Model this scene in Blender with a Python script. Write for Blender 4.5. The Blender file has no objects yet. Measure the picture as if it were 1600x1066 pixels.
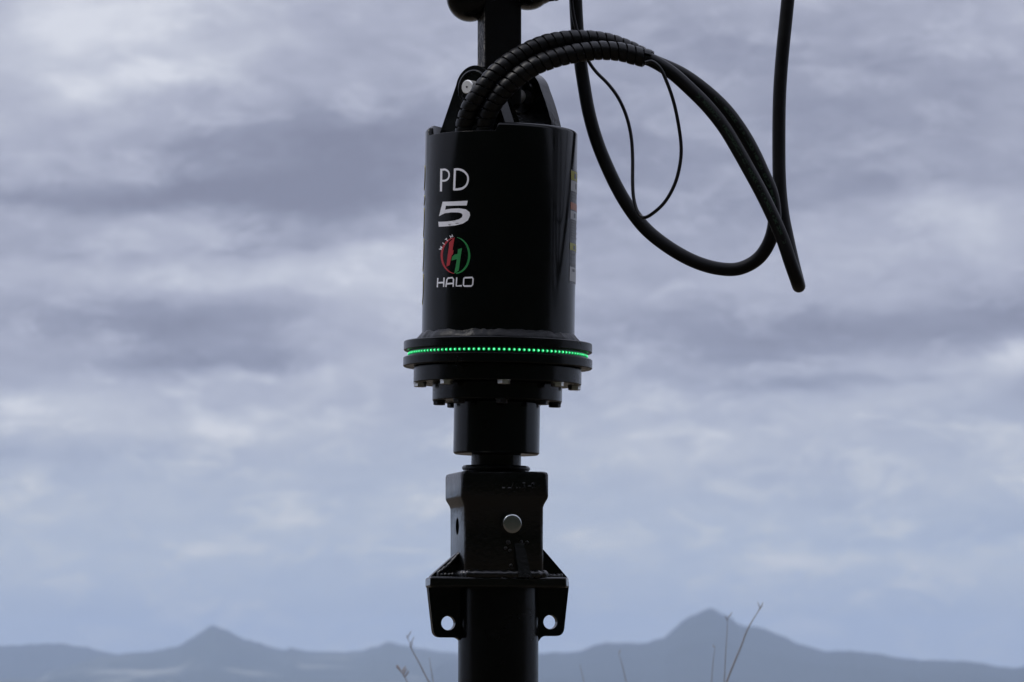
import bpy, bmesh, math, random
from mathutils import Vector, Matrix, noise
R = math.radians
random.seed(7)
SC = bpy.context.scene
COL = SC.collection

# ------------------------------------------------------------------ camera
F = 7040.0            # focal length in photo pixels (1600 wide)
D = 7.04              # metres from the camera to the drill
CZ = 1.30             # eye height
HOR = 1040.0          # row of the horizon in the photo
PITCH = math.atan((HOR - 533.0) / F)
CAM = Vector((0.0, -D, CZ))
cd = bpy.data.cameras.new('camera')
cam = bpy.data.objects.new('camera', cd)
COL.objects.link(cam)
cam.location = CAM
cam.rotation_euler = (math.pi / 2 + PITCH, 0, 0)
cd.sensor_width = 36.0
cd.lens = F / 1600.0 * 36.0
cd.clip_start = 0.1
cd.clip_end = 60000
cd.dof.use_dof = True
cd.dof.focus_distance = D - 0.08
cd.dof.aperture_fstop = 17.0
SC.camera = cam

# ------------------------------------------------------------------ light
SUN_EL, SUN_AZ = 56.0, -104.0      # azimuth from +Y towards +X: left and on the camera's side
sd = bpy.data.lights.new('sun', 'SUN')
sd.energy = 1.15
sd.angle = R(14)
sd.color = (1.0, 0.96, 0.9)
so = bpy.data.objects.new('sun', sd)
COL.objects.link(so)
sdir = Vector((math.sin(R(SUN_AZ)) * math.cos(R(SUN_EL)), math.cos(R(SUN_AZ)) * math.cos(R(SUN_EL)), math.sin(R(SUN_EL))))
so.rotation_euler = sdir.to_track_quat('Z', 'Y').to_euler()
so.location = (-5, -5, 12)

SC.view_settings.view_transform = 'Standard'
SC.view_settings.look = 'None'
SC.view_settings.exposure = 0.0
SC.view_settings.gamma = 1.0
SC.view_settings.use_curve_mapping = False
SC.render.engine = 'CYCLES'
SC.cycles.use_denoising = True
SC.cycles.max_bounces = 8
SC.cycles.volume_bounces = 2


def lin(c):
    r = []
    for v in c:
        v = v / 255.0
        r.append(v / 12.92 if v <= 0.04045 else ((v + 0.055) / 1.055) ** 2.4)
    return (r[0], r[1], r[2], 1.0)


# ------------------------------------------------------------------ sky: overcast, drawn in azimuth and elevation
w = bpy.data.worlds.new('World')
SC.world = w
w.use_nodes = True
nt = w.node_tree
nt.nodes.clear()


class NB:
    def __init__(s, nt):
        s.nt = nt

    def n(s, t, **k):
        x = s.nt.nodes.new(t)
        for a, b in k.items():
            setattr(x, a, b)
        return x

    def link(s, a, b):
        s.nt.links.new(a, b)

    def put(s, sock, v):
        if isinstance(v, bpy.types.NodeSocket):
            s.link(v, sock)
        else:
            sock.default_value = v

    def math(s, op, a, b=None, c=None, clamp=False):
        x = s.n('ShaderNodeMath', operation=op)
        x.use_clamp = clamp
        s.put(x.inputs[0], a)
        if b is not None:
            s.put(x.inputs[1], b)
        if c is not None:
            s.put(x.inputs[2], c)
        return x.outputs[0]

    def vec(s, op, a, b=None):
        x = s.n('ShaderNodeVectorMath', operation=op)
        s.put(x.inputs[0], a)
        if b is not None:
            s.put(x.inputs[1], b)
        return x.outputs['Value'] if op in ('DOT_PRODUCT', 'LENGTH') else x.outputs[0]

    def noise(s, v, scale, detail=4, rough=0.5, dist=0.0, color=False):
        x = s.n('ShaderNodeTexNoise')
        s.put(x.inputs['Vector'], v)
        x.inputs['Scale'].default_value = scale
        x.inputs['Detail'].default_value = detail
        x.inputs['Roughness'].default_value = rough
        x.inputs['Distortion'].default_value = dist
        return x.outputs['Color' if color else 'Fac']

    def ramp(s, f, stops, interp='LINEAR'):
        x = s.n('ShaderNodeValToRGB')
        x.color_ramp.interpolation = interp
        e = x.color_ramp.elements
        while len(e) < len(stops):
            e.new(0.5)
        for i, (p, c) in enumerate(stops):
            e[i].position = p
            e[i].color = c if len(c) == 4 else (*c, 1)
        s.put(x.inputs[0], f)
        return x.outputs[0]

    def mix(s, f, a, b):
        x = s.n('ShaderNodeMix', data_type='RGBA')
        s.put(x.inputs[0], f)
        s.put(x.inputs[6], a)
        s.put(x.inputs[7], b)
        return x.outputs[2]


b = NB(nt)
tc = b.n('ShaderNodeTexCoord')
dirv = b.vec('NORMALIZE', tc.outputs['Generated'])
sep = b.n('ShaderNodeSeparateXYZ')
b.link(dirv, sep.inputs[0])
az = b.math('ARCTAN2', sep.outputs[0], sep.outputs[1])
el = b.math('ARCSINE', sep.outputs[2])
warpv = b.vec('MULTIPLY', dirv, (1, 1, 2.2))
wc = b.noise(warpv, 17, 5, 0.55, 0.0, True)
wsep = b.n('ShaderNodeSeparateXYZ')
b.link(wc, wsep.inputs[0])
azw = b.math('MULTIPLY_ADD', b.math('SUBTRACT', wsep.outputs[0], 0.5), 0.085, az)
elw = b.math('MULTIPLY_ADD', b.math('SUBTRACT', wsep.outputs[1], 0.5), 0.022, el)
comb = b.n('ShaderNodeCombineXYZ')
b.link(azw, comb.inputs[0])
b.link(elw, comb.inputs[1])
# cloud masses: (column, row, half width, half height, tilt deg, strength) on the 1600x1066 photo scale -> angles
CL = [
    (110, 40, 170, 62, 8, .52), (210, 125, 150, 26, 18, .34), (330, 175, 300, 36, 0, .14), (40, 150, 160, 70, 0, .12),
    (560, 240, 260, 62, 4, -.42), (180, 300, 270, 22, 2, -.36), (460, 335, 190, 38, 3, -.46), (420, 386, 200, 9, 2, -.16),
    (270, 352, 130, 26, 0, .20), (10, 400, 90, 36, 0, -.14), (470, 425, 180, 34, 3, .26), (640, 460, 90, 40, 20, .20), (130, 455, 170, 30, -6, .14),
    (250, 505, 210, 30, 0, -.36), (300, 556, 170, 15, 0, -.40), (40, 530, 110, 34, 0, .10),
    (90, 635, 190, 34, 2, .24), (330, 660, 190, 22, -4, .20), (500, 570, 120, 24, 10, .14), (140, 715, 160, 9, -2, -.13), (420, 622, 60, 12, 34, .12),
    (330, 845, 220, 22, 8, .14), (130, 800, 120, 18, 2, .10), (640, 790, 80, 22, 22, .14), (520, 800, 120, 14, 5, -.07),
    (1050, 60, 260, 60, 0, -.12), (1400, 60, 240, 30, -4, .06), (1350, 170, 340, 110, -4, -.22), (960, 240, 140, 80, 0, -.10),
    (1120, 330, 200, 60, 3, -.16), (1480, 300, 200, 24, 8, -.20), (1545, 355, 70, 44, 30, .26), (1330, 400, 150, 30, 0, .10), (1150, 455, 160, 24, 0, .10),
    (1290, 520, 300, 36, 0, -.44), (1120, 560, 220, 16, 0, -.16), (1260, 606, 250, 14, -1, -.34), (1560, 480, 110, 40, -10, -.28),
    (1540, 562, 110, 34, 24, .40), (1540, 640, 120, 18, 10, -.10), (1100, 690, 150, 20, 2, .14), (1300, 660, 120, 16, 5, .06), (960, 700, 100, 24, 0, .14),
    (1430, 760, 110, 20, 12, .18), (1250, 775, 180, 16, 0, -.07), (930, 850, 110, 18, 2, .16), (1420, 842, 220, 24, 0, -.14),
    (1300, 885, 150, 16, -4, .20), (1450, 890, 60, 20, 20, .10), (1560, 730, 60, 30, 0, .08), (1180, 560, 90, 10, 0, -.1),
]
acc = None
for (cx, cy, sx, sy, tilt, amp) in CL:
    c0 = (-(cx - 800) / F, -(HOR - cy) / F, 0)
    mp = b.vec('ADD', comb.outputs[0], c0)
    t = R(tilt)
    # rotate by -tilt then scale, as two dot products
    u = b.vec('DOT_PRODUCT', mp, (math.cos(t) * F / sx, math.sin(t) * F / sx, 0))
    v = b.vec('DOT_PRODUCT', mp, (-math.sin(t) * F / sy, math.cos(t) * F / sy, 0))
    r2 = b.math('MULTIPLY_ADD', u, u, b.math('MULTIPLY', v, v))
    g = b.math('EXPONENT', b.math('MULTIPLY', r2, -0.75))
    acc = b.math('MULTIPLY_ADD', g, amp, acc if acc is not None else 0.0)
v1 = b.vec('MULTIPLY', dirv, (1, 1, 2.5))
n1 = b.noise(v1, 14, 7, 0.58, 0.5)
n2 = b.noise(b.vec('ADD', v1, (3.1, 1.7, 0.4)), 46, 8, 0.66, 0.5)
n3 = b.noise(b.vec('ADD', v1, (.6, 5.2, 1.4)), 95, 6, 0.6, 0.3)
# billows: creased noise gives the lumpy cloud edges
bil = b.math('ABSOLUTE', b.math('MULTIPLY_ADD', n2, 2.0, -1.0))
lowk = b.n('ShaderNodeMapRange')
b.link(el, lowk.inputs[0])
lowk.inputs[1].default_value = 60 / F
lowk.inputs[2].default_value = 600 / F
lowk.inputs[3].default_value = 2.5
lowk.inputs[4].default_value = 1.0
lum = b.math('ADD', acc, 0.535)
lum = b.math('ADD', lum, b.math('MULTIPLY', b.math('SUBTRACT', n1, 0.5), 0.55))
lum = b.math('ADD', lum, b.math('MULTIPLY', b.math('MULTIPLY', b.math('SUBTRACT', n2, 0.5), 0.55), lowk.outputs[0]))
lum = b.math('ADD', lum, b.math('MULTIPLY', b.math('MULTIPLY', b.math('SUBTRACT', bil, 0.16), 0.32), lowk.outputs[0]))
lum = b.math('ADD', lum, b.math('MULTIPLY', b.math('SUBTRACT', n3, 0.5), 0.36))
lum = b.math('ADD', lum, b.math('MULTIPLY', b.math('SUBTRACT', lowk.outputs[0], 1.0), 0.07))
lum = b.math('MAXIMUM', lum, 0.02)
lum = b.math('MINIMUM', lum, 0.98)
hi = b.ramp(lum, [(0.0, lin((128, 131, 152))), (0.25, lin((146, 150, 171))), (0.5, lin((174, 178, 197))), (0.78, lin((199, 203, 217))), (1.0, lin((222, 225, 235)))])
lo = b.ramp(lum, [(0.0, lin((154, 166, 190))), (0.3, lin((172, 184, 207))), (0.5, lin((186, 196, 213))), (0.75, lin((205, 210, 217))), (1.0, lin((226, 226, 227)))])
fe = b.n('ShaderNodeMapRange', interpolation_type='SMOOTHSTEP')
b.link(elw, fe.inputs[0])
fe.inputs[1].default_value = 130 / F
fe.inputs[2].default_value = 540 / F
cloud = b.mix(fe.outputs[0], lo, hi)
# an overcast sky grows brighter from the horizon to the zenith
gain = b.math('MULTIPLY_ADD', b.math('MAXIMUM', b.math('SUBTRACT', sep.outputs[2], 0.15), 0.0), 1.9, 1.0)
cl = b.vec('SCALE', cloud)
cl.node.inputs['Scale'].default_value = 1
b.link(b.math('MULTIPLY', gain, 10.0), cl.node.inputs['Scale'])
sky = b.n('ShaderNodeTexSky', sky_type='NISHITA')
sky.sun_disc = False
sky.sun_elevation = R(SUN_EL)
sky.sun_rotation = R(SUN_AZ)
col = b.mix(0.985, sky.outputs[0], cl)
bg = b.n('ShaderNodeBackground')
bg.inputs['Strength'].default_value = 0.1
b.link(col, bg.inputs['Color'])
wo = b.n('ShaderNodeOutputWorld')
b.link(bg.outputs[0], wo.inputs[0])


# ------------------------------------------------------------------ helpers
def ray(px, py):
    x, y = (px - 800) / F, (533 - py) / F
    c, s = math.cos(PITCH), math.sin(PITCH)
    return Vector((x, c - y * s, s + y * c))


def at(px, py, Y=0.0):
    """point of the plane y = Y that the photo shows at (px, py)"""
    d = ray(px, py)
    return CAM + d * ((Y - CAM.y) / d.y)


def zz(py, Y=0.0):
    return at(800, py, Y).z


def mat(name):
    m = bpy.data.materials.new(name)
    m.use_nodes = True
    t = m.node_tree
    return m, NB(t), t.nodes['Principled BSDF']


def coords(nb, kind='Object'):
    return nb.n('ShaderNodeTexCoord').outputs[kind]


def bump(nb, bs, h, strength, dist=0.001):
    x = nb.n('ShaderNodeBump')
    x.inputs['Strength'].default_value = strength
    x.inputs['Distance'].default_value = dist
    nb.link(h, x.inputs['Height'])
    nb.link(x.outputs[0], bs.inputs['Normal'])


def m_paint(name, base, rough, lump, lscale, dust=0.4, spec=0.5, chips=0.0, side=False):
    m, nb, bs = mat(name)
    o = coords(nb)
    n = nb.noise(o, lscale, 4, 0.6)
    d = nb.noise(o, 9, 6, 0.65)
    dd = nb.ramp(d, [(0.45, (0, 0, 0)), (0.75, (1, 1, 1))])
    c = nb.mix(nb.math('MULTIPLY', dd, dust), (*base, 1), (base[0] * 2.2 + .003, base[1] * 2.1 + .003, base[2] * 2 + .0025, 1))
    if chips:
        sp = nb.noise(nb.vec('MULTIPLY', o, (1, 1, .6)), 210, 3, 0.7)
        gate = nb.noise(o, 30, 3, 0.6)
        k = nb.ramp(nb.math('MULTIPLY_ADD', gate, 0.35, sp), [(0.80, (0, 0, 0)), (0.85, (1, 1, 1))])
        k = nb.math('MULTIPLY', k, chips)
        if side:            # rust, scuffs and bumps catching light, painted on the left flank only
            sx_ = nb.n('ShaderNodeSeparateXYZ')
            nb.link(nb.n('ShaderNodeTexCoord').outputs['Normal'], sx_.inputs[0])
            fl = nb.math('LESS_THAN', sx_.outputs[0], -.7)
            k2 = nb.ramp(nb.noise(nb.vec('MULTIPLY', o, (1, 1, .6)), 150, 5, .75), [(0.50, (0, 0, 0)), (0.60, (1, 1, 1))])
            k = nb.math('MULTIPLY', fl, nb.math('MULTIPLY', k2, .8))
        c = nb.mix(k, c, (0.30, 0.28, 0.25, 1))
    nb.link(c, bs.inputs['Base Color'])
    nb.link(nb.math('MULTIPLY_ADD', dd, 0.16, rough), bs.inputs['Roughness'])
    bs.inputs['Specular IOR Level'].default_value = spec
    bump(nb, bs, n, lump, 0.002)
    return m


M = {}
M['paint'] = m_paint('black_gloss_paint', (.0014, .0018, .0018), .13, .025, 60, .15, .25)
M['satin'] = m_paint('black_satin_paint', (.0014, .0017, .0017), .20, .05, 90, .15, .24)
M['cast'] = m_paint('black_rough_casting', (.0012, .0014, .0014), .17, .30, 150, .2, .46)
M['post'] = m_paint('black_chipped_steel', (.0016, .0016, .0016), .42, .5, 330, .1, .12, .8, side=True)
M['weld'] = m_paint('painted_weld', (.002, .0022, .0024), .34, .45, 150, .0, .2)
M['weldhub'] = m_paint('painted_rough_weld', (.003, .0033, .0036), .26, .35, 190, .1, .5)
M['stem'] = m_paint('black_pipe_paint', (.001, .0012, .0012), .2, .03, 50, .05, .2, .0)
M['hose'] = m_paint('black_hose_rubber', (.0035, .0035, .0042), .40, .15, 260, .3, .22)
M['guard'] = m_paint('black_spiral_plastic', (.003, .003, .0034), .36, .08, 150, .3, .27)
M['cable'] = m_paint('black_cable_sheath', (.004, .004, .006), .3, .03, 200, .5, .45)


def m_plain(name, base, rough, metal=0.0, spec=0.5, var=0.12, scale=80, bmp=0.1):
    m, nb, bs = mat(name)
    n = nb.noise(coords(nb), scale, 4, 0.6)
    c = nb.mix(n, (*[v * (1 - var) for v in base], 1), (*[v * (1 + var) for v in base], 1))
    nb.link(c, bs.inputs['Base Color'])
    bs.inputs['Roughness'].default_value = rough
    bs.inputs['Metallic'].default_value = metal
    bs.inputs['Specular IOR Level'].default_value = spec
    bump(nb, bs, n, bmp, 0.001)
    return m


M['zinc'] = m_plain('zinc_plated_steel', (.40, .42, .42), .26, 1.0)
M['bolt'] = m_plain('dull_plated_bolt', (.62, .62, .60), .33, 1.0, var=.2)
M['darkbolt'] = m_plain('blackened_bolt', (.02, .02, .02), .4, 0.6)
M['pin'] = m_plain('bright_machined_pin', (.75, .74, .70), .38, .65)
M['white'] = m_plain('white_vinyl', (.80, .80, .85), .45, var=.04)
M['red'] = m_plain('red_vinyl', (.42, .02, .03), .45, var=.05)
M['green'] = m_plain('green_vinyl', (.015, .22, .055), .45, var=.05)
M['yellow'] = m_plain('yellow_vinyl', (.75, .68, .28), .5, var=.05)
M['safety'] = m_plain('safety_yellow_vinyl', (.38, .36, .04), .45, var=.08)
M['orange'] = m_plain('orange_vinyl', (.42, .15, .07), .45, var=.08)
M['print'] = m_plain('faded_green_print', (.004, .022, .008), .5)
M['label'] = m_plain('black_vinyl', (.015, .015, .016), .35)
M['labelgrey'] = m_plain('grey_print', (.12, .12, .12), .45)
M['labelwhite'] = m_plain('white_label_print', (.42, .42, .42), .45)

m, nb, bs = mat('led_lens')
o = coords(nb)
sp = nb.n('ShaderNodeSeparateXYZ')
nb.link(o, sp.inputs[0])
f = nb.math('MULTIPLY', sp.outputs[0], 1 / .0026, clamp=True)
nb.link(nb.ramp(f, [(0.0, (0.0, .05, .01)), (0.60, (.0, .22, .05)), (0.85, (.01, .55, .16)), (1.0, (.32, 1.0, .6))]), bs.inputs['Emission Color'])
nb.link(nb.math('MULTIPLY_ADD', nb.n('ShaderNodeObjectInfo').outputs['Random'], .7, 1.25), bs.inputs['Emission Strength'])
bs.inputs['Base Color'].default_value = (.02, .25, .07, 1)
bs.inputs['Roughness'].default_value = .2
M['led'] = m
M['channel'] = m_plain('translucent_green_strip', (.010, .022, .015), .25, var=.2)
M['dry'] = m_plain('dry_grass_stem', (.30, .26, .23), .8, var=.3)
M['drypale'] = m_plain('pale_seed_head', (.42, .34, .30), .9, var=.2)


def obj(name, bm, m, parent=None, smooth=40, kind=None, mat_world=None):
    me = bpy.data.meshes.new(name)
    bmesh.ops.recalc_face_normals(bm, faces=bm.faces)
    bm.to_mesh(me)
    bm.free()
    me.materials.append(m)
    if smooth:
        me.polygons.foreach_set('use_smooth', [True] * len(me.polygons))
        me.set_sharp_from_angle(angle=R(smooth))
    ob = bpy.data.objects.new(name, me)
    COL.objects.link(ob)
    if parent:
        ob.parent = parent
    if kind:
        ob['kind'] = kind
    return ob


def bevel(ob, wd, seg=2, ang=35):
    md = ob.modifiers.new('bevel', 'BEVEL')
    md.width = wd
    md.segments = seg
    md.limit_method = 'ANGLE'
    md.angle_limit = R(ang)
    return ob


def thing(name, label, cat, loc=(0, 0, 0), rot=(0, 0, 0), group=None):
    e = bpy.data.objects.new(name, None)
    e.empty_display_size = .1
    COL.objects.link(e)
    e.location = loc
    e.rotation_euler = rot
    e['label'] = label
    e['category'] = cat
    if group:
        e['group'] = group
    return e


def tag(o, label, cat, group=None):
    o['label'] = label
    o['category'] = cat
    if group:
        o['group'] = group
    return o


def lathe(bm, prof, seg=96, c=(0, 0), wob=None):
    """prof: list of (r, z); closed at the axis where r = 0"""
    rings = []
    for (r, z) in prof:
        if r <= 1e-6:
            rings.append([bm.verts.new((c[0], c[1], z))])
        else:
            rg = []
            for i in range(seg):
                a = 2 * math.pi * i / seg
                rr, z2 = (r, z) if wob is None else wob(r, z, a)
                rg.append(bm.verts.new((c[0] + rr * math.cos(a), c[1] + rr * math.sin(a), z2)))
            rings.append(rg)
    for A, B in zip(rings, rings[1:]):
        if len(A) == 1 and len(B) == 1:
            continue
        for i in range(seg):
            j = (i + 1) % seg
            if len(A) == 1:
                bm.faces.new((A[0], B[j], B[i]))
            elif len(B) == 1:
                bm.faces.new((A[i], A[j], B[0]))
            else:
                bm.faces.new((A[i], A[j], B[j], B[i]))


def disc_prof(r, z0, z1, ch=.0012, r_in=0.0):
    """solid disc or ring with small chamfers"""
    p = [(r_in, z0), (r - ch, z0), (r, z0 + ch), (r, z1 - ch), (r - ch, z1), (r_in, z1)]
    if r_in > 0:
        p.append((r_in, z0))
    return p


def box(bm, c, s, mtx=None):
    v = []
    for dz in (-1, 1):
        for dx, dy in ((-1, -1), (1, -1), (1, 1), (-1, 1)):
            p = Vector((c[0] + dx * s[0] / 2, c[1] + dy * s[1] / 2, c[2] + dz * s[2] / 2))
            v.append(bm.verts.new(mtx @ p if mtx else p))
    for f in ((3, 2, 1, 0), (4, 5, 6, 7), (0, 1, 5, 4), (1, 2, 6, 5), (2, 3, 7, 6), (3, 0, 4, 7)):
        bm.faces.new([v[i] for i in f])


def catmull(P, n=14):
    out = []
    P = [Vector(p) for p in P]
    P = [P[0] * 2 - P[1]] + P + [P[-1] * 2 - P[-2]]
    for i in range(1, len(P) - 2):
        p0, p1, p2, p3 = P[i - 1:i + 3]
        # centripetal
        t0 = 0
        t1 = t0 + max((p1 - p0).length, 1e-9) ** .5
        t2 = t1 + max((p2 - p1).length, 1e-9) ** .5
        t3 = t2 + max((p3 - p2).length, 1e-9) ** .5
        for k in range(n):
            t = t1 + (t2 - t1) * k / n
            a1 = p0 * ((t1 - t) / (t1 - t0)) + p1 * ((t - t0) / (t1 - t0))
            a2 = p1 * ((t2 - t) / (t2 - t1)) + p2 * ((t - t1) / (t2 - t1))
            a3 = p2 * ((t3 - t) / (t3 - t2)) + p3 * ((t - t2) / (t3 - t2))
            b1 = a1 * ((t2 - t) / (t2 - t0)) + a2 * ((t - t0) / (t2 - t0))
            b2 = a2 * ((t3 - t) / (t3 - t1)) + a3 * ((t - t1) / (t3 - t1))
            out.append(b1 * ((t2 - t) / (t2 - t1)) + b2 * ((t - t1) / (t2 - t1)))
    out.append(P[-2])
    return out


def relax(p, it=3):
    for _ in range(it):
        p = [p[0]] + [(p[i - 1] + p[i] * 2 + p[i + 1]) / 4 for i in range(1, len(p) - 1)] + [p[-1]]
    return p


def frames(p):
    T = []
    for i in range(len(p)):
        T.append((p[min(i + 1, len(p) - 1)] - p[max(i - 1, 0)]).normalized())
    n = T[0].orthogonal().normalized()
    N = [n]
    for i in range(1, len(p)):
        q = T[i - 1].rotation_difference(T[i])
        n = q @ n
        n = (n - T[i] * n.dot(T[i])).normalized()
        N.append(n)
    return T, N, [t.cross(n) for t, n in zip(T, N)]


def tube(bm, p, r, seg=16):
    T, N, B = frames(p)
    rings = []
    for i, c in enumerate(p):
        rr = r(i / (len(p) - 1)) if callable(r) else r
        rings.append([bm.verts.new(c + (N[i] * math.cos(2 * math.pi * k / seg) + B[i] * math.sin(2 * math.pi * k / seg)) * rr) for k in range(seg)])
    for A, Bq in zip(rings, rings[1:]):
        for k in range(seg):
            j = (k + 1) % seg
            bm.faces.new((A[k], A[j], Bq[j], Bq[k]))
    bm.faces.new(rings[0])
    bm.faces.new(rings[-1][::-1])


def spiral(bm, p, r, pitch, wd, th, seg=20):
    """a flat plastic band wound round the path"""
    L = [0.0]
    for a, c in zip(p, p[1:]):
        L.append(L[-1] + (c - a).length)
    T, N, B = frames(p)
    mid = (p[0] + p[-1]) / 2 + Vector((0, 0, -.08))

    def ev(s):
        s = min(max(s, 0), L[-1] - 1e-6)
        lo_, hi_ = 0, len(L) - 1
        while hi_ - lo_ > 1:
            m_ = (lo_ + hi_) // 2
            if L[m_] <= s:
                lo_ = m_
            else:
                hi_ = m_
        f_ = (s - L[lo_]) / (L[hi_] - L[lo_])
        return p[lo_].lerp(p[hi_], f_), N[lo_].lerp(N[hi_], f_).normalized(), B[lo_].lerp(B[hi_], f_).normalized()
    turns = (L[-1] - wd) / pitch
    n = int(turns * seg)
    prev = None
    for i in range(n + 1):
        a = 2 * math.pi * i / seg
        s = pitch * i / seg
        rw = r * (1 + .012 * math.sin(i * .37) + .01 * noise.noise(Vector((s * 60, 0, 3))))
        row = []
        c_, nn_, bb_ = ev(s)
        out_ = (nn_ * math.cos(a) + bb_ * math.sin(a)).dot((c_ - mid).normalized())
        wj = pitch * (.925 - .075 * out_ + .012 * noise.noise(Vector((s * 25, 2, 0))))
        for (v, rr) in ((0, rw - th), (0.0006, rw - .0002), (wj * .5, rw + .0004), (wj - .0006, rw - .0002), (wj, rw - th)):
            c, nn, bb = ev(s + v)
            row.append(bm.verts.new(c + (nn * math.cos(a) + bb * math.sin(a)) * rr))
        if prev:
            for k in range(4):
                bm.faces.new((prev[k], prev[k + 1], row[k + 1], row[k]))
        else:
            bm.faces.new(row)
        prev = row
    bm.faces.new(prev[::-1])


def prism(bm, outline, thick, holes=(), mtx=None):
    """outline in (x, z), extruded along y, centred on 0"""
    es = []

    def loop(pts, y):
        vs = [bm.verts.new((x, y, z)) for x, z in pts]
        return vs
    loops = [outline] + [[(hx + hr * math.cos(2 * math.pi * k / 28), hz + hr * math.sin(2 * math.pi * k / 28)) for k in range(28)] for hx, hz, hr in holes]
    fr, bk = [], []
    for y, st in ((-thick / 2, fr), (thick / 2, bk)):
        ed = []
        for lp in loops:
            vs = loop(lp, y)
            st.append(vs)
            ed += [bm.edges.new((vs[i], vs[(i + 1) % len(vs)])) for i in range(len(vs))]
        bmesh.ops.triangle_fill(bm, use_beauty=True, use_dissolve=False, edges=ed)
    for A, B in zip(fr, bk):
        n = len(A)
        for i in range(n):
            j = (i + 1) % n
            bm.faces.new((A[i], A[j], B[j], B[i]))
    if mtx:
        bmesh.ops.transform(bm, matrix=mtx, verts=bm.verts)


def round_poly(pts, rad):
    """round the corners of a closed polygon; rad per corner"""
    out = []
    n = len(pts)
    for i in range(n):
        p0, p1, p2 = Vector(pts[i - 1]), Vector(pts[i]), Vector(pts[(i + 1) % n])
        r = rad[i]
        if r <= 0:
            out.append(tuple(p1))
            continue
        a, c = (p0 - p1).normalized(), (p2 - p1).normalized()
        d0, d1 = p1 + a * r, p1 + c * r
        for k in range(6):
            t = k / 5
            q = d0 * (1 - t) ** 2 + p1 * 2 * t * (1 - t) + d1 * t * t
            out.append(tuple(q))
    return out


# ------------------------------------------------------------------ ground, hills, air
def fbm(x, y, s, o=5, seed=0.0):
    v, a, t = 0, 1, 0
    for k in range(o):
        v += a * noise.noise(Vector((x / s, y / s, seed + k * 7.3)))
        t += a
        a *= .5
        s *= .5
    return v / t


def sm(e0, e1, x):
    t = min(max((x - e0) / (e1 - e0), 0), 1)
    return t * t * (3 - 2 * t)


def ground_z(x, y):
    r = math.hypot(x, y)
    z = 0.0
    # the drill stands on a hillside: the valley falls away ahead, an added, unseen slope behind the camera darkens reflections
    fall = sm(30, 900, y + abs(x) * .15)
    z -= 26 * fall
    z += fall * (5.5 * fbm(x, y, 1500, 4, 2) + 1.2 * fbm(x, y, 300, 3, 5)) * sm(300, 2000, r)
    back = sm(8, 95, -y - 4)  # added rise out of view, keeps reflections on the drive's front dark
    z += back * 88 * (1 + .25 * fbm(x, y, 90, 4, 8)) * (1 - .7 * sm(300, 2500, -y))
    z += .05 * fbm(x, y, 6, 3, 1) * (1 - fall)
    return z


bm = bmesh.new()
azs = []
a = -180.0
while a < 180 - 1e-6:
    azs.append(a)
    a += .25 if abs(a) < 11.5 else (1.5 if abs(a) < 30 else 6)
rads = [2.0]
while rads[-1] < 14000:
    rads.append(rads[-1] * 1.075 + .3)
cv = bm.verts.new((0, 0, ground_z(0, 0)))
prev = None
for r in rads:
    row = []
    for a in azs:
        x, y = r * math.sin(R(a)), r * math.cos(R(a))
        row.append(bm.verts.new((x, y, ground_z(x, y))))
    n = len(row)
    for i in range(n):
        j = (i + 1) % n
        if prev:
            bm.faces.new((prev[i], row[i], row[j], prev[j]))
        else:
            bm.faces.new((cv, row[i], row[j]))
    prev = row
m, nb, bs = mat('dry_grassland_and_bush')
o = coords(nb)
sp = nb.n('ShaderNodeSeparateXYZ')
nb.link(o, sp.inputs[0])
big = nb.noise(nb.vec('MULTIPLY', o, (1, .45, 1)), .0022, 5, .6)
fields = nb.ramp(big, [(0.47, (0, 0, 0)), (0.60, (1, 1, 1))])
bush = nb.mix(nb.noise(o, .02, 5, .7), (.018, .026, .016, 1), (.05, .06, .035, 1))
val = nb.mix(fields, bush, (.20, .18, .11, 1))
near = nb.mix(nb.noise(o, 3.0, 6, .7), (.06, .05, .036, 1), (.105, .085, .058, 1))
fb = nb.n('ShaderNodeMapRange')
nb.link(sp.outputs[1], fb.inputs[0])
fb.inputs[1].default_value = -10
fb.inputs[2].default_value = -19
dk = nb.mix(nb.noise(o, .15, 5, .7), (.008, .011, .007, 1), (.028, .034, .018, 1))  # dark cover for the added slope behind the camera
c1 = nb.mix(fb.outputs[0], near, dk)
fv = nb.n('ShaderNodeMapRange')
nb.link(sp.outputs[1], fv.inputs[0])
fv.inputs[1].default_value = 60
fv.inputs[2].default_value = 200
nb.link(nb.mix(fv.outputs[0], c1, val), bs.inputs['Base Color'])
bs.inputs['Roughness'].default_value = 1
bs.inputs['Specular IOR Level'].default_value = .1
ground = obj('ground', bm, m, None, 60, 'structure')

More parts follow.
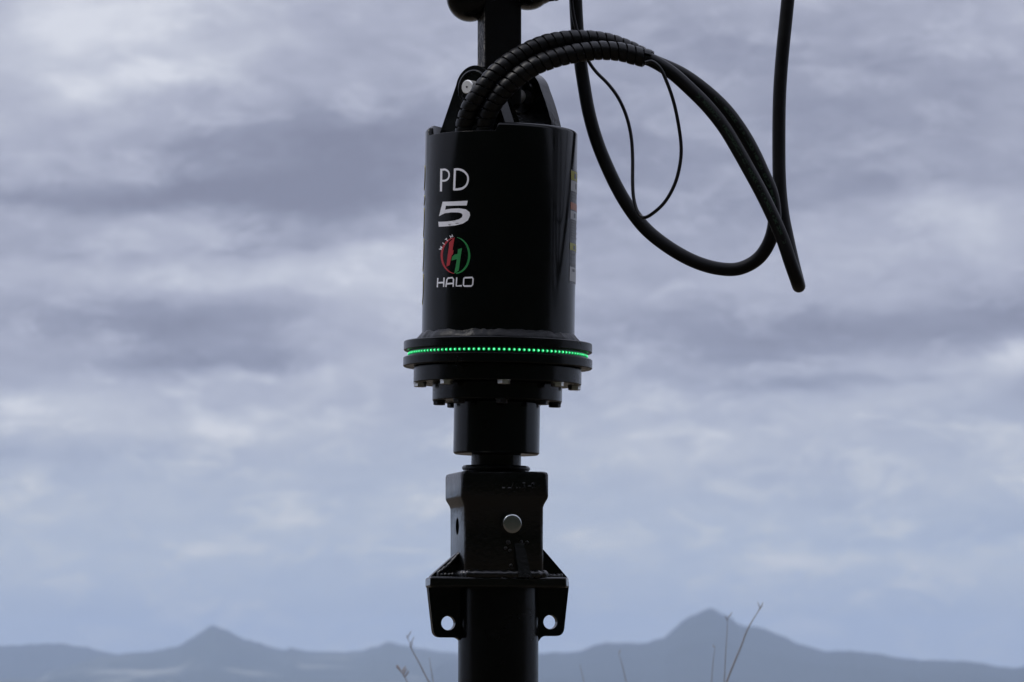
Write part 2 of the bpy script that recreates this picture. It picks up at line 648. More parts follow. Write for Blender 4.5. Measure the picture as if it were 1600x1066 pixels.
SKY_L = [(-400, 1012), (-250, 1004), (-120, 1013), (0, 1010), (50, 1007), (90, 1006), (130, 1010), (165, 1019), (200, 1026), (300, 1032)]
SKY_A = [(100, 1042), (160, 1026), (200, 1021), (240, 1018), (280, 1010), (305, 995), (325, 981), (335, 977), (348, 982), (370, 994), (400, 1003),
         (430, 1013), (448, 1017), (456, 1012), (466, 1015), (480, 1018), (510, 1019), (560, 1018), (590, 1010), (606, 1004), (622, 1006), (660, 1014), (690, 1019),
         (740, 1022), (800, 1024), (860, 1030)]
SKY_B = [(700, 1032), (760, 1024), (820, 1020), (880, 1020), (905, 1018), (930, 1008), (944, 1004), (956, 1006), (980, 1005), (1010, 1004), (1035, 998), (1050, 985),
         (1066, 971), (1078, 963), (1088, 960), (1096, 955), (1106, 952), (1118, 954), (1128, 960), (1142, 966), (1152, 974), (1165, 979), (1180, 979), (1195, 984), (1225, 996), (1250, 1007), (1290, 1018),
         (1315, 1017), (1345, 1019), (1365, 1021), (1400, 1028), (1430, 1031), (1470, 1032), (1500, 1033), (1530, 1036), (1560, 1042), (1580, 1045),
         (1600, 1040), (1640, 1030), (1720, 1022), (1820, 1030), (1950, 1038), (2100, 1046)]


def interp(T, x):
    if x <= T[0][0]:
        return T[0][1]
    if x >= T[-1][0]:
        return T[-1][1]
    for (a0, b0), (a1, b1) in zip(T, T[1:]):
        if a0 <= x <= a1:
            t = (x - a0) / (a1 - a0)
            t = t * t * (3 - 2 * t) * .35 + t * .65
            return b0 + (b1 - b0) * t


def ridge(name, T, dist, depth, m, seed, base=-34):
    bm = bmesh.new()
    x0, x1 = T[0][0] - 60, T[-1][0] + 60
    nx = int((x1 - x0) / 5)
    ny = 44
    rows = []
    for j in range(ny + 1):
        v = j / ny * 2 - 1          # -1 front foot .. 1 back foot
        row = []
        for i in range(nx + 1):
            px = x0 + (x1 - x0) * i / nx
            X = (px - 800) / F * dist
            edge = sm(0, 60, px - x0) * sm(0, 60, x1 - px)
            h = CZ + dist * (HOR - interp(T, px) + 2.4 * noise.noise(Vector((px / 22, seed, 0))) + 1.6 * noise.noise(Vector((px / 9, seed, 4)))) / F
            h = base + (h - base) * edge
            rel = abs(v)
            prof = (1 - rel) ** 1.35
            Y = dist + v * depth
            k = 1 + .42 * fbm(X, Y, 420, 5, seed) * sm(0, .35, rel) * 2
            z = base + (h - base) * min(prof * k, 1 - .25 * rel)
            Xw = X * (Y / dist) if v < 0 else X
            row.append(bm.verts.new((Xw, Y - D, z)))
        rows.append(row)
    for A, B in zip(rows, rows[1:]):
        for i in range(nx):
            bm.faces.new((A[i], A[i + 1], B[i + 1], B[i]))
    return obj(name, bm, m, None, 80, 'structure')


def m_hill(name, dark, light, patch, thr):
    m, nb, bs = mat(name)
    o = coords(nb)
    n = nb.noise(o, .012, 6, .68)
    c = nb.mix(n, (*dark, 1), (*light, 1))
    g = nb.noise(nb.vec('MULTIPLY', o, (1, .5, 2.2)), .0075, 5, .6)
    sp = nb.n('ShaderNodeSeparateXYZ')
    nb.link(o, sp.inputs[0])
    low = nb.n('ShaderNodeMapRange')
    nb.link(sp.outputs[2], low.inputs[0])
    low.inputs[1].default_value = 26
    low.inputs[2].default_value = -6
    k = nb.math('MULTIPLY', nb.ramp(g, [(thr, (0, 0, 0)), (thr + .09, (1, 1, 1))]), low.outputs[0])
    nb.link(nb.mix(k, c, (*patch, 1)), bs.inputs['Base Color'])
    bs.inputs['Roughness'].default_value = 1
    bs.inputs['Specular IOR Level'].default_value = .05
    return m


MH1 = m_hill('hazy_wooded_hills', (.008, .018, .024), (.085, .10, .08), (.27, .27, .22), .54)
MH2 = m_hill('dark_wooded_mountain', (.003, .007, .012), (.045, .058, .048), (.25, .22, .15), .64)
h0 = ridge('far_hills', SKY_L, 9600, 900, MH2, 3)
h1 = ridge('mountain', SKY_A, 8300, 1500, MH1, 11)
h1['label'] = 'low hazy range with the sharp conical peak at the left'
h2 = ridge('mountain', SKY_B, 7600, 1500, MH2, 23)
h2['label'] = 'darker blue range with the broad rounded summit at the right'

# the air: one closed box of thin haze
bm = bmesh.new()
box(bm, (0, 0, 60), (34000, 34000, 220))
m = bpy.data.materials.new('thin_haze')
m.use_nodes = True
m.node_tree.nodes.clear()
nb = NB(m.node_tree)
pv = nb.n('ShaderNodeVolumePrincipled')
pv.inputs['Color'].default_value = (.66, .795, 1.0, 1)
pv.inputs['Density'].default_value = 1.2e-4
pv.inputs['Anisotropy'].default_value = 0.0
mo = nb.n('ShaderNodeOutputMaterial')
nb.link(pv.outputs[0], mo.inputs['Volume'])
haze = obj('haze', bm, m, None, 0, 'stuff')

# ------------------------------------------------------------------ auger drive (hood, lit ring, gear case, spindle)
O_D = at(778, 550, 0)
ROLL = R(0.9)
drive = thing('auger_drive', 'black hydraulic auger drive with white lettering and a ring of green lights', 'auger drive', O_D, (0, ROLL, 0))
DM = Matrix.Translation(O_D) @ Matrix.Rotation(ROLL, 4, 'Y')
DI = DM.inverted()


def dz(py):                       # local height of a photo row on the drive's axis
    return zz(py) - O_D.z


def k_(py):                       # metres per photo pixel at that row
    return (at(801, py) - at(800, py)).length


def on_cyl(px, py, rad):
    """point of the drive's cylinder seen at (px, py), local coordinates"""
    o_ = DI @ CAM
    d_ = DI.to_3x3() @ ray(px, py)
    A = d_.x ** 2 + d_.y ** 2
    Bq = 2 * (o_.x * d_.x + o_.y * d_.y)
    C_ = o_.x ** 2 + o_.y ** 2 - rad ** 2
    disc = max(Bq * Bq - 4 * A * C_, 0)
    t = (-Bq - math.sqrt(disc)) / (2 * A)
    return o_ + d_ * t


HR = 119.2 * k_(350)
z_top, z_bot = dz(204.6), dz(530)
z_cut = z_top - .0137
SEG = 360


def hood_h(a):
    """rim height at angle a (0 = +x, -90 deg = towards the camera)"""
    d = math.degrees(a)
    d = (d + 180) % 360 - 180
    # cut-out from just left of the middle of the front round to the left side
    s = sm(-94.4, -92.2, d)            # 0 in the cut, 1 right of it
    if d < -92.2:
        s = max(s, 1 - sm(-164.5, -161.5, d))
    z = z_cut + (z_top - z_cut) * (s if d < 0 else 1)
    if d > 100 or d < -176:
        z += .011 * sm(179, 160, d if d > 0 else 180) if d > 0 else 0
    return z


bm = bmesh.new()
outer = []
levels = [0.0, .004, .02, .3, .6, .9, .96, .985, 1.0]
cols = []
for i in range(SEG):
    a = 2 * math.pi * i / SEG - math.pi
    H = hood_h(a)
    full = sm(z_cut + .002, z_top - .001, H)
    rr = .0055 * full + .0006
    c, s = math.cos(a), math.sin(a)
    pts = [(HR, z_bot), (HR, z_bot + (z_top - z_bot) * .3), (HR, z_bot + (z_top - z_bot) * .7), (HR, H - rr)]
    for k in range(1, 5):
        t = k / 4 * math.pi / 2
        pts.append((HR - rr + rr * math.cos(t), H - rr + rr * math.sin(t)))
    pts += [(HR - rr - .002, H), (HR - .009, H - .002), (HR - .009, z_top - .05)]
    cols.append([bm.verts.new((r_ * c, r_ * s, z_)) for r_, z_ in pts])
for i in range(SEG):
    A, B = cols[i], cols[(i + 1) % SEG]
    for k in range(len(A) - 1):
        bm.faces.new((A[k], B[k], B[k + 1], A[k + 1]))
bm.faces.new([c_[-1] for c_ in cols])
hood = obj('hood', bm, M['paint'], drive, 35)

# uneven weld bead where the hood meets the flange
bm = bmesh.new()


def wob(r, z, a):
    n_ = noise.noise(Vector((math.cos(a) * 5, math.sin(a) * 5, z * 40))) + .5 * noise.noise(Vector((math.cos(a) * 17, math.sin(a) * 17, z * 90)))
    return r + .0022 * n_, z + .0022 * n_ * (1 if z > dz(529) else 0)


zb = dz(534)
lathe(bm, [(HR - .002, zb), (HR + .0085, zb), (HR + .0075, zb + .003), (HR + .004, zb + .0065), (HR + .001, zb + .0105), (HR - .002, zb + .012), (HR - .002, zb)], 220, wob=wob)
obj('weld_bead', bm, M['weld'], drive, 60)


def ring_part(name, r, y0, y1, m, ch=.0012, r_in=0.0, seg=160):
    bm = bmesh.new()
    k = k_((y0 + y1) / 2)
    lathe(bm, disc_prof(r * k, dz(y1), dz(y0), ch, r_in * k if r_in else 0), seg)
    return obj(name, bm, m, drive, 35)


ring_part('upper_flange', 147.3, 536, 550.5, M['satin'], .0012)
ring_part('light_channel', 138.5, 550.5, 560.5, M['channel'], .0002)
ring_part('lower_flange', 147.8, 560.5, 575.5, M['satin'], .0014)
ring_part('gear_case', 131.2, 575.5, 601, M['satin'], .0015)
ring_part('bearing_flange', 101.3, 601, 628.3, M['satin'], .0015)
ring_part('spindle_housing', 67.4, 628.3, 710.6, M['paint'], .0028, seg=96)
ring_part('output_shaft', 39, 710.6, 742, M['satin'], .001, seg=64)
ring_part('seal_ring', 53.4, 728.3, 736, M['satin'], .0025, seg=72)
bm = bmesh.new()
lathe(bm, disc_prof(.047, dz(738.8), dz(736.6), .0008), 64)
obj('washer', bm, M['satin'], drive, 35)

# green lights
me_led = None
NLED = 112
RL = 140.0 * k_(555)
bm = bmesh.new()
for st in range(1):
    rows = []
    for j in range(5):
        ph = math.pi / 2 * j / 4
        if j == 4:
            rows.append([bm.verts.new((.0026, 0, 0))])
        else:
            rows.append([bm.verts.new((.0026 * math.sin(ph), .0026 * math.cos(ph) * math.cos(2 * math.pi * q / 10), .0026 * math.cos(ph) * math.sin(2 * math.pi * q / 10))) for q in range(10)])
    for A, B in zip(rows, rows[1:]):
        for q in range(10):
            j = (q + 1) % 10
            if len(B) == 1:
                bm.faces.new((A[q], A[j], B[0]))
            else:
                bm.faces.new((A[q], A[j], B[j], B[q]))
led0 = obj('light', bm, M['led'], drive, 80)
for i in range(NLED):
    l = led0 if i == 0 else led0.copy()
    if i:
        COL.objects.link(l)
        l.parent = drive
    a = 2 * math.pi * (i + .3) / NLED
    l.location = ((RL - .0015) * math.cos(a), (RL - .0015) * math.sin(a), dz(555.3))
    l.rotation_euler = (0, 0, a)


def hexhead(name, af, h, m, parent, loc, rot):
    bm = bmesh.new()
    r = af / math.sqrt(3)
    rings = []
    for rr, z in ((r * .88, -h), (r, -h + h * .16), (r, -.0), ):
        rings.append([bm.verts.new((rr * math.cos(math.pi / 3 * k), rr * math.sin(math.pi / 3 * k), z)) for k in range(6)])
    for A, B in zip(rings, rings[1:]):
        for k in range(6):
            bm.faces.new((A[k], A[(k + 1) % 6], B[(k + 1) % 6], B[k]))
    bm.faces.new(rings[0])
    bm.faces.new(rings[-1])
    lathe(bm, [(0, .0002), (r * 1.08, .0002), (r * 1.08, -.0012), (0, -.0012)], 20)
    o_ = obj(name, bm, m, parent, 25)
    o_.location = loc
    o_.rotation_euler = rot
    return o_


for kk, (rad, y, af, h, m) in enumerate(((121, 601, .0172, .0066, M['bolt']), (90.5, 628.3, .0165, .0068, M['darkbolt']))):
    proto = None
    for i in range(8):
        a = R(-90 + 5 + 45 * i)
        loc = (rad * .001 * k_(y) * 1000 * math.cos(a), rad * k_(y) * math.sin(a), dz(y))
        if proto is None:
            proto = hexhead('bolt', af, h, m, drive, loc, (0, 0, R(14)))
        else:
            c_ = proto.copy()
            COL.objects.link(c_)
            c_.parent = drive
            c_.location = loc
            c_.rotation_euler = (0, 0, R(14) + random.uniform(-.22, .22))

# grease plug on the spindle housing
bm = bmesh.new()
lathe(bm, [(0, .0008), (.0035, .0008), (.004, .0002), (.0055, .0002), (.006, .0012), (.0068, .0012), (.007, 0), (0, 0)], 24)
pl = obj('grease_plug', bm, M['satin'], drive, 30)
q = on_cyl(759, 663, 67.4 * k_(663))
pl.location = q
pl.rotation_euler = Vector((q.x, q.y, 0)).to_track_quat('Z', 'Y').to_euler()

# ears that carry the pin, turned 37 degrees
YAW = R(-37)
ear_ax = Vector((math.sin(R(37)), math.cos(R(37)), 0))     # along the pin, away from the camera
zp = dz(146)


def ear_outline(rt, wb):
    pts = [(-wb, z_top - .048), (-wb, z_top - .012)]
    pts += [(rt * math.cos(R(t)), zp + rt * math.sin(R(t))) for t in range(168, 10, -8)]
    if rt > .04:
        ax_, az0, az1 = rt * math.cos(R(16)), zp + rt * math.sin(R(16)), z_top - .012
        for k in range(1, 7):
            t = k / 7
            pts.append((ax_ + (wb - ax_) * (t + .42 * t * (1 - t)), az0 + (az1 - az0) * t))
    pts += [(wb, z_top - .012), (wb, z_top - .048)]
    return pts


for s_, nm in ((-.073, 0), (.048, 1)):
    bm = bmesh.new()
    mt = Matrix.Translation(ear_ax * (s_ + .0125)) @ Matrix.Rotation(YAW, 4, 'Z')
    prism(bm, ear_outline(.041 if nm else .036, .068), .025, (), mt)
    e_ = bevel(obj('ear', bm, M['cast' if nm else 'paint'], drive, 30), .0025)
    # raised boss round the pin
    bm = bmesh.new()
    lathe(bm, [(.0, 0), (.029, 0), (.029, .003), (.027, .0045), (.0245, .0045), (.023, .001), (0, .001)], 48)
    bs_ = obj('boss', bm, M['paint'], e_, 30)
    bs_.matrix_local = Matrix.Translation(ear_ax * s_ + Vector((0, 0, zp))) @ Matrix.Rotation(YAW, 4, 'Z') @ Matrix.Rotation(R(90), 4, 'X')
bm = bmesh.new()
lathe(bm, [(0, 0), (.0016, .0), (.0018, .001), (.0098, .001), (.0112, -.0006), (.0112, -.16), (0, -.16)], 40)
pn = obj('pin', bm, M['pin'], drive, 30)
pn.matrix_local = Matrix.Translation(ear_ax * (-.073 - .017) + Vector((0, 0, zp))) @ Matrix.Rotation(YAW, 4, 'Z') @ Matrix.Rotation(R(90), 4, 'X')
bm = bmesh.new()
lathe(bm, [(0, .0016), (.0014, .0016), (.0015, .0), (0, .0)], 12)
pc = obj('centre_mark', bm, M['darkbolt'], pn, 30)
# bracket that holds the hose unions inside the hood
bm = bmesh.new()
prism(bm, [(.006, z_top - .04), (.006, z_top + .05), (.014, z_top + .05), (.030, z_top + .004), (.030, z_top - .04)], .006, (), Matrix.Translation((0, -.035, 0)))
obj('hose_bracket', bm, M['satin'], drive, 30)


# lettering, laid on the hood
def strip(bm, pairs, lift, sub=1):
    """pairs of photo points (left edge, right edge) -> band on the hood"""
    prev = None
    for (p, q) in pairs:
        row = []
        for t in (0, .5, 1):
            row.append(bm.verts.new(on_cyl(p[0] + (q[0] - p[0]) * t, p[1] + (q[1] - p[1]) * t, HR + lift)))
        if prev:
            for k in range(2):
                bm.faces.new((prev[k], prev[k + 1], row[k + 1], row[k]))
        prev = row


def stroke(bm, pts, wd, lift, n=5, curve=True):
    P = [Vector((x, y, 0)) for x, y in pts]
    if curve and len(P) > 2:
        P = catmull(P, n)
    pr = []
    for i in range(len(P)):
        t = (P[min(i + 1, len(P) - 1)] - P[max(i - 1, 0)])
        t = t.normalized()
        nn = Vector((-t.y, t.x, 0)) * wd / 2
        nn.x *= .8
        pr.append((P[i] + nn, P[i] - nn))
    strip(bm, pr, lift)


def Z(x, y, s=5.075, ox=675, oy=250):
    return (ox + x / s, oy + y / s)


LIFT = .0004
lt = bmesh.new()
stroke(lt, [Z(74, 70), Z(71, 250)], 4.1, LIFT + .0001)
stroke(lt, [Z(72, 79), Z(104, 77), Z(128, 92), Z(136, 121), Z(126, 150), Z(104, 164), Z(74, 165)], 3.0, LIFT)
obj('letter', lt, M['white'], hood, 0)
lt = bmesh.new()
stroke(lt, [Z(182, 68), Z(175, 242)], 4.1, LIFT + .0001)
stroke(lt, [Z(178, 76), Z(214, 75), Z(252, 90), Z(280, 122), Z(286, 155), Z(274, 196), Z(244, 224), Z(206, 233), Z(174, 235)], 3.4, LIFT)
obj('letter', lt, M['white'], hood, 0)

lt = bmesh.new()
five_o = [(84, 332), (60, 440), (100, 395), (150, 384), (215, 382), (265, 388), (292, 405), (302, 435), (297, 465), (275, 492), (240, 510), (190, 521), (130, 527), (54, 530)]
strip(lt, [(Z(84, 332), Z(110, 364)), (Z(150, 330), Z(160, 363)), (Z(220, 327), Z(218, 362)), (Z(283, 324), Z(275, 361))], LIFT)
strip(lt, [(Z(84, 332), Z(116, 362)), (Z(76, 365), Z(110, 364)), (Z(66, 405), Z(104, 398)), (Z(55, 447), Z(100, 424))], LIFT + .00015)
IN = [(57, 445), (100, 424), (150, 416), (205, 416), (232, 422), (243, 436), (238, 455), (215, 470), (180, 480), (130, 487), (90, 490), (50, 491)]
OUT = [(70, 408), (104, 395), (150, 387), (215, 384), (268, 392), (298, 415), (302, 440), (285, 478), (245, 505), (180, 520), (110, 527), (54, 530)]
strip(lt, [(Z(*p), Z(*q)) for p, q in zip(OUT, IN)], LIFT)
obj('numeral', lt, M['white'], hood, 0)

lg = bmesh.new()
stp = []
for k in range(17):          # red crescent: left side of the circle
    t = R(100 + 165 * k / 16)
    cx, cy, rx, ry = 186, 758, 118, 146
    wd = 17 * (math.sin(math.pi * min(k / 16 * .85 + .12, 1)) ** .7)
    stp.append((Z(cx + rx * math.cos(t), cy - ry * math.sin(t)), Z(cx + (rx - wd) * math.cos(t), cy - (ry - wd) * math.sin(t))))
strip(lg, stp, LIFT)
strip(lg, [(Z(136, 655), Z(180, 612)), (Z(134, 690), Z(168, 680)), (Z(124, 760), Z(158, 750)), (Z(114, 848), Z(140, 834))], LIFT + .00012)
strip(lg, [(Z(150, 720), Z(150, 760)), (Z(172, 716), Z(166, 748))], LIFT + .00006)
obj('emblem_red', lg, M['red'], hood, 0)
lg = bmesh.new()
stp = []
for k in range(19):
    t = R(84 - 172 * k / 18)
    wd = 17 * (math.sin(math.pi * min(k / 18 * .85 + .03, 1)) ** .7) + .4
    stp.append((Z(cx + rx * math.cos(t), cy - ry * math.sin(t)), Z(cx + (rx - wd) * math.cos(t), cy - (ry - wd) * math.sin(t))))
strip(lg, stp, LIFT)
strip(lg, [(Z(206, 710), Z(238, 698)), (Z(200, 760), Z(230, 750)), (Z(190, 830), Z(220, 820)), (Z(176, 902), Z(212, 878))], LIFT + .00012)
strip(lg, [(Z(160, 768), Z(154, 798)), (Z(178, 752), Z(178, 792)), (Z(204, 744), Z(198, 786))], LIFT + .00006)
obj('emblem_green', lg, M['green'], hood, 0)



def glyph(strokes, c, ang, sx, sy, wd):
    lt = bmesh.new()
    ca, sa = math.cos(R(ang)), math.sin(R(ang))
    for s_ in strokes:
        pts = []
        for (x, y) in s_:
            X, Y = x * sx, -y * sy
            pts.append(Z(c[0] + X * ca - Y * sa, c[1] + X * sa + Y * ca))
        stroke(lt, pts, wd, LIFT + .0001, curve=False)
    obj('letter', lt, M['white'], hood, 0)


GW = [[(-.6, .5), (-.3, -.5)], [(-.3, -.5), (0, .3)], [(0, .3), (.3, -.5)], [(.3, -.5), (.6, .5)]]
GI = [[(0, .5), (0, -.5)]]
GT = [[(-.5, .5), (.5, .5)], [(0, .5), (0, -.5)]]
GH = [[(-.45, .5), (-.45, -.5)], [(.45, .5), (.45, -.5)], [(-.45, 0), (.45, 0)]]
glyph(GW, (70, 700), -62, 22, 20, 1.15)
glyph(GI, (92, 664), -50, 20, 22, 1.3)
glyph(GT, (118, 635), -38, 20, 22, 1.15)
glyph(GH, (154, 606), -25, 20, 22, 1.15)
for grp in (([Z(46, 937), Z(42, 1010)], [Z(96, 933), Z(92, 1008)], [Z(44, 975), Z(94, 972)]),
            ([Z(110, 1008), Z(118, 950), Z(128, 937), Z(162, 934), Z(170, 945), Z(168, 1006)], [Z(114, 983), Z(168, 979)]),
            ([Z(196, 932), Z(192, 1000), Z(236, 998)],),
            ([Z(258, 935), Z(318, 932), Z(326, 942), Z(322, 990), Z(312, 1000), Z(256, 1001), Z(249, 992), Z(252, 944), Z(258, 935)],)):
    lt = bmesh.new()
    for k, pts in enumerate(grp):
        stroke(lt, pts, 2.5, LIFT + k * .00006, curve=False)
    obj('letter', lt, M['white'], hood, 0)


def patch(name, a0, a1, y0, y1, m, lift=.0004, parent=None, n=6):
    """rectangle on the hood, angles in degrees from the front towards +x"""
    bm = bmesh.new()
    prev = None
    for k in range(n + 1):
        t = R(a0 + (a1 - a0) * k / n)
        x, y = math.sin(t), -math.cos(t)
        row = [bm.verts.new((x * r_, y * r_, z_)) for r_, z_ in ((HR - .0005, dz(y0)), (HR + lift, dz(y0)), (HR + lift, dz(y1)), (HR - .0005, dz(y1)))]
        if prev:
            for q_ in range(3):
                bm.faces.new((prev[q_], prev[q_ + 1], row[q_ + 1], row[q_]))
        prev = row
    return obj(name, bm, m, parent or hood, 0)


# strip of small warning labels down the right side
OFF = 16                       # heights on the side are read lower than on the axis
A0, A1 = 66, 98
lab = patch('warning_label', A0, A1, 268, 444, M['label'], .0003)
for (y0, y1, mm, a0, a1) in ((270, 284, 'safety', A0, A1), (285, 301, 'labelwhite', A0, A1), (304, 306, 'labelgrey', 69, 80), (308, 310, 'labelgrey', 68, 84),
                             (312, 315, 'labelgrey', 69, 78), (319, 330, 'orange', A0, A1), (332, 345, 'labelwhite', A0, A1), (347, 349, 'labelgrey', 68, 86),
                             (351, 353, 'labelgrey', 68, 82), (355, 357, 'labelgrey', 68, 88), (359, 361, 'labelgrey', 68, 84), (363, 365, 'labelgrey', 68, 90),
                             (367, 369, 'labelgrey', 68, 82), (371, 373, 'labelgrey', 68, 88), (382, 393, 'safety', A0, A1), (396, 399, 'labelgrey', 69, 80),
                             (403, 408, 'labelgrey', 69, 74), (413, 416, 'labelgrey', 69, 84), (419, 441, 'labelwhite', A0, A1)):
    patch('label_panel', a0, a1, y0, y1, M[mm], .0007, lab)
for (y0, y1, a0, a1) in ((273, 281, 73, 79), (335, 342, 73, 78), (385, 391, 73, 79), (422, 426, 71, 78), (289, 297, 76, 80)):
    patch('label_panel', a0, a1, y0, y1, M['label'], .001, lab)
# tall yellow lettering on the left side, seen edge-on
for (y0, y1, a0, a1) in ((262, 300, -81, -100), (309, 324, -80, -100), (328, 373, -81, -100), (376, 427, -80, -100), (432, 479, -79, -100)):
    h = (y1 - y0) / 6
    bm = bmesh.new()
    prev = None
    for k in range(13):
        v = k / 12
        y = y0 + (y1 - y0) * v
        bulge = math.sin(math.pi * min(v * 1.15, 1)) ** .4 if k not in (0, 12) else .1
        row = []
        for t_, l_ in ((a0 - 3 + 3 * bulge - 2.2 * v, .0), (a0 - 3 + 3 * bulge - 2.2 * v, .0009), (a1, .0009)):
            t = R(t_)
            row.append(bm.verts.new((math.sin(t) * (HR + l_), -math.cos(t) * (HR + l_), dz(y))))
        if prev:
            for q_ in range(2):
                bm.faces.new((prev[q_], prev[q_ + 1], row[q_ + 1], row[q_]))
        prev = row
    obj('yellow_letter', bm, M['yellow'], hood, 0)

# ------------------------------------------------------------------ swing link above the drive
Y12 = R(12)
O_P = at(780.3, 60, -.003)
link = thing('swing_link', 'black square steel post with rounded yoke, dropping into the drive from above', 'steel link', O_P, (0, 0, 0))
RZ = Matrix.Rotation(Y12, 4, 'Z')


def rsq(hs, rc, n=4):
    out = []
    for cx_, cy_, a0 in ((hs - rc, hs - rc, 0), (-hs + rc, hs - rc, 90), (-hs + rc, -hs + rc, 180), (hs - rc, -hs + rc, 270)):
        for k in range(n + 1):
            a_ = R(a0 + 90 * k / n)
            out.append((cx_ + rc * math.cos(a_), cy_ + rc * math.sin(a_)))
    return out


def loft_sq(bm, secs, mtx=None, n=4):
    prev = None
    first = None
    for (hs, rc, z, ox) in secs:
        row = [bm.verts.new((mtx @ Vector((x + ox, y, z))) if mtx else (x + ox, y, z)) for x, y in rsq(hs, rc, n)]
        if prev:
            for k in range(len(row)):
                j = (k + 1) % len(row)
                bm.faces.new((prev[k], prev[j], row[j], row[k]))
        else:
            first = row
        prev = row
    bm.faces.new(first[::-1])
    bm.faces.new(prev)


bm = bmesh.new()
loft_sq(bm, [(.026, .004, zz(172) - O_P.z, 0), (.0297, .004, zz(166) - O_P.z, 0), (.0297, .004, zz(60) - O_P.z, 0), (.0297, .004, zz(-40) - O_P.z, 0)], RZ)
obj('post', bm, M['post'], link, 30)
zc = zz(-5) - O_P.z


def knuckle(px, py, rad, half, Yc):
    bm = bmesh.new()
    c_ = at(px, py, Yc) - O_P
    lathe(bm, [(0, -half), (rad * .55, -half), (rad * .86, -half * .86), (rad * .98, -half * .5), (rad, 0), (rad * .98, half * .5), (rad * .86, half * .86), (rad * .55, half), (0, half)], 48)
    bmesh.ops.transform(bm, matrix=Matrix.Translation(c_) @ Matrix.Rotation(R(90), 4, 'X'), verts=bm.verts)
    return obj('knuckle', bm, M['satin'], link, 50)


knuckle(734, -4, .037, .040, 0)
knuckle(722, -18, .030, .034, -.004)
knuckle(825, -26, .041, .040, 0)
knuckle(842, -22, .029, .03, -.002)
bm = bmesh.new()
box(bm, (at(780, -70, 0) - O_P), (.15, .075, .11))
bevel(obj('yoke', bm, M['cast'], link, 30), .012, 3)
bm = bmesh.new()
tube(bm, [at(840, -4, 0) - O_P, at(856, -1.2, 0) - O_P, at(866, -2.5, 0) - O_P], .0045, 10)
obj('yoke_pin', bm, M['darkbolt'], link, 40)
bm = bmesh.new()
lathe(bm, disc_prof(.0048, -.003, .003, .0006), 14)
nn_ = obj('split_pin', bm, M['darkbolt'], link, 30)
nn_.location = at(869, -3, 0) - O_P
nn_.rotation_euler = (0, R(70), 0)
# crane arm stub above the frame
bm = bmesh.new()
box(bm, (at(780, -190, 0) - O_P), (.10, .12, .18))
bevel(obj('arm_end', bm, M['satin'], link, 30), .006, 2)

# ------------------------------------------------------------------ auger: cast socket, wings, pipe
O_A = at(778.5, 905, 0)
O_A.z = 0.0
auger = thing('auger', 'black auger with cast square socket, two drilled side lugs and round pipe', 'auger', O_A, (0, 0, 0))


def az_(py):
    return zz(py)


bm = bmesh.new()
SX = -.0028
loft_sq(bm, [(.0600, .010, az_(908), SX), (.0628, .010, az_(896), SX), (.0625, .010, az_(840), SX), (.0627, .010, az_(795), SX), (.0640, .010, az_(790), SX),
             (.0684, .009, az_(781), SX), (.0692, .009, az_(777), SX), (.0692, .009, az_(745), SX), (.0682, .009, az_(741), SX), (.0655, .010, az_(739.3), SX)], RZ, 6)
hub = obj('socket', bm, M['cast'], auger, 30)
# subdivide the big faces a little so the casting can be uneven
cut = bmesh.new()
lathe(cut, [(0, -.09), (.0132, -.09), (.0132, .02), (0, .02)], 40)
cm = bpy.data.meshes.new('cutter')
bmesh.ops.recalc_face_normals(cut, faces=cut.faces)
cut.to_mesh(cm)
cut.free()
co = bpy.data.objects.new('cutter', cm)
COL.objects.link(co)
co.parent = auger
# axis along the socket's own -x face
co.matrix_local = Matrix.Translation(RZ @ Vector((-.0625 + SX, -.001, 0)) + Vector((0, 0, az_(823)))) @ RZ @ Matrix.Rotation(R(-90), 4, 'Y')
md = hub.modifiers.new('hole', 'BOOLEAN')
md.object = co
md.operation = 'DIFFERENCE'
md.solver = 'EXACT'
bpy.context.view_layer.update()
dg = bpy.context.evaluated_depsgraph_get()
me2 = bpy.data.meshes.new_from_object(hub.evaluated_get(dg))
hub.modifiers.clear()
hub.data = me2
me2.set_sharp_from_angle(angle=R(30))
bpy.data.objects.remove(co)

# cross pin: round head on the front face
bm = bmesh.new()
lathe(bm, [(0, .0070), (.004, .0070), (.0060, .0069), (.0090, .0068), (.0120, .0066), (.0134, .0064), (.0146, .0052), (.0146, -.03), (0, -.03)], 48)
ph = obj('locking_pin', bm, M['zinc'], auger, 40)
pw = at(799.5, 818.5, -.070)
ph.matrix_local = Matrix.Translation(pw - O_A) @ RZ @ Matrix.Rotation(R(90), 4, 'X')

# raised cast characters, worn and hardly readable
bm = bmesh.new()
fx = -.0692 - .0004
for i, (px, pts) in enumerate(((770, [(0, 8), (0, 0), (5, 0)]), (779, [(0, 0), (5, 0)]), (785, [(0, 0), (3, 8)]), (791, [(1, 8), (1, 0), (3, 0)]), (797, [(0, 0), (1, 0)]),
                               (802, [(0, 8), (4, 8), (2, 4.5), (4, 3), (3, 0), (0, 0)]), (810, [(3, 8), (0, 3), (5, 3)]), (816, [(0, 1), (0, 7), (2, 8), (4, 7), (4, 1), (2, 0), (0, 1)]))):
    P = [Vector(((px + x_ * .95 - 778.5) / 978, fx, az_(765) + y_ * .00095)) for x_, y_ in pts]
    for a_, c_ in zip(P, P[1:]):
        tube(bm, [RZ @ a_, RZ @ c_], .0009, 5)
obj('cast_characters', bm, M['cast'], auger, 30)

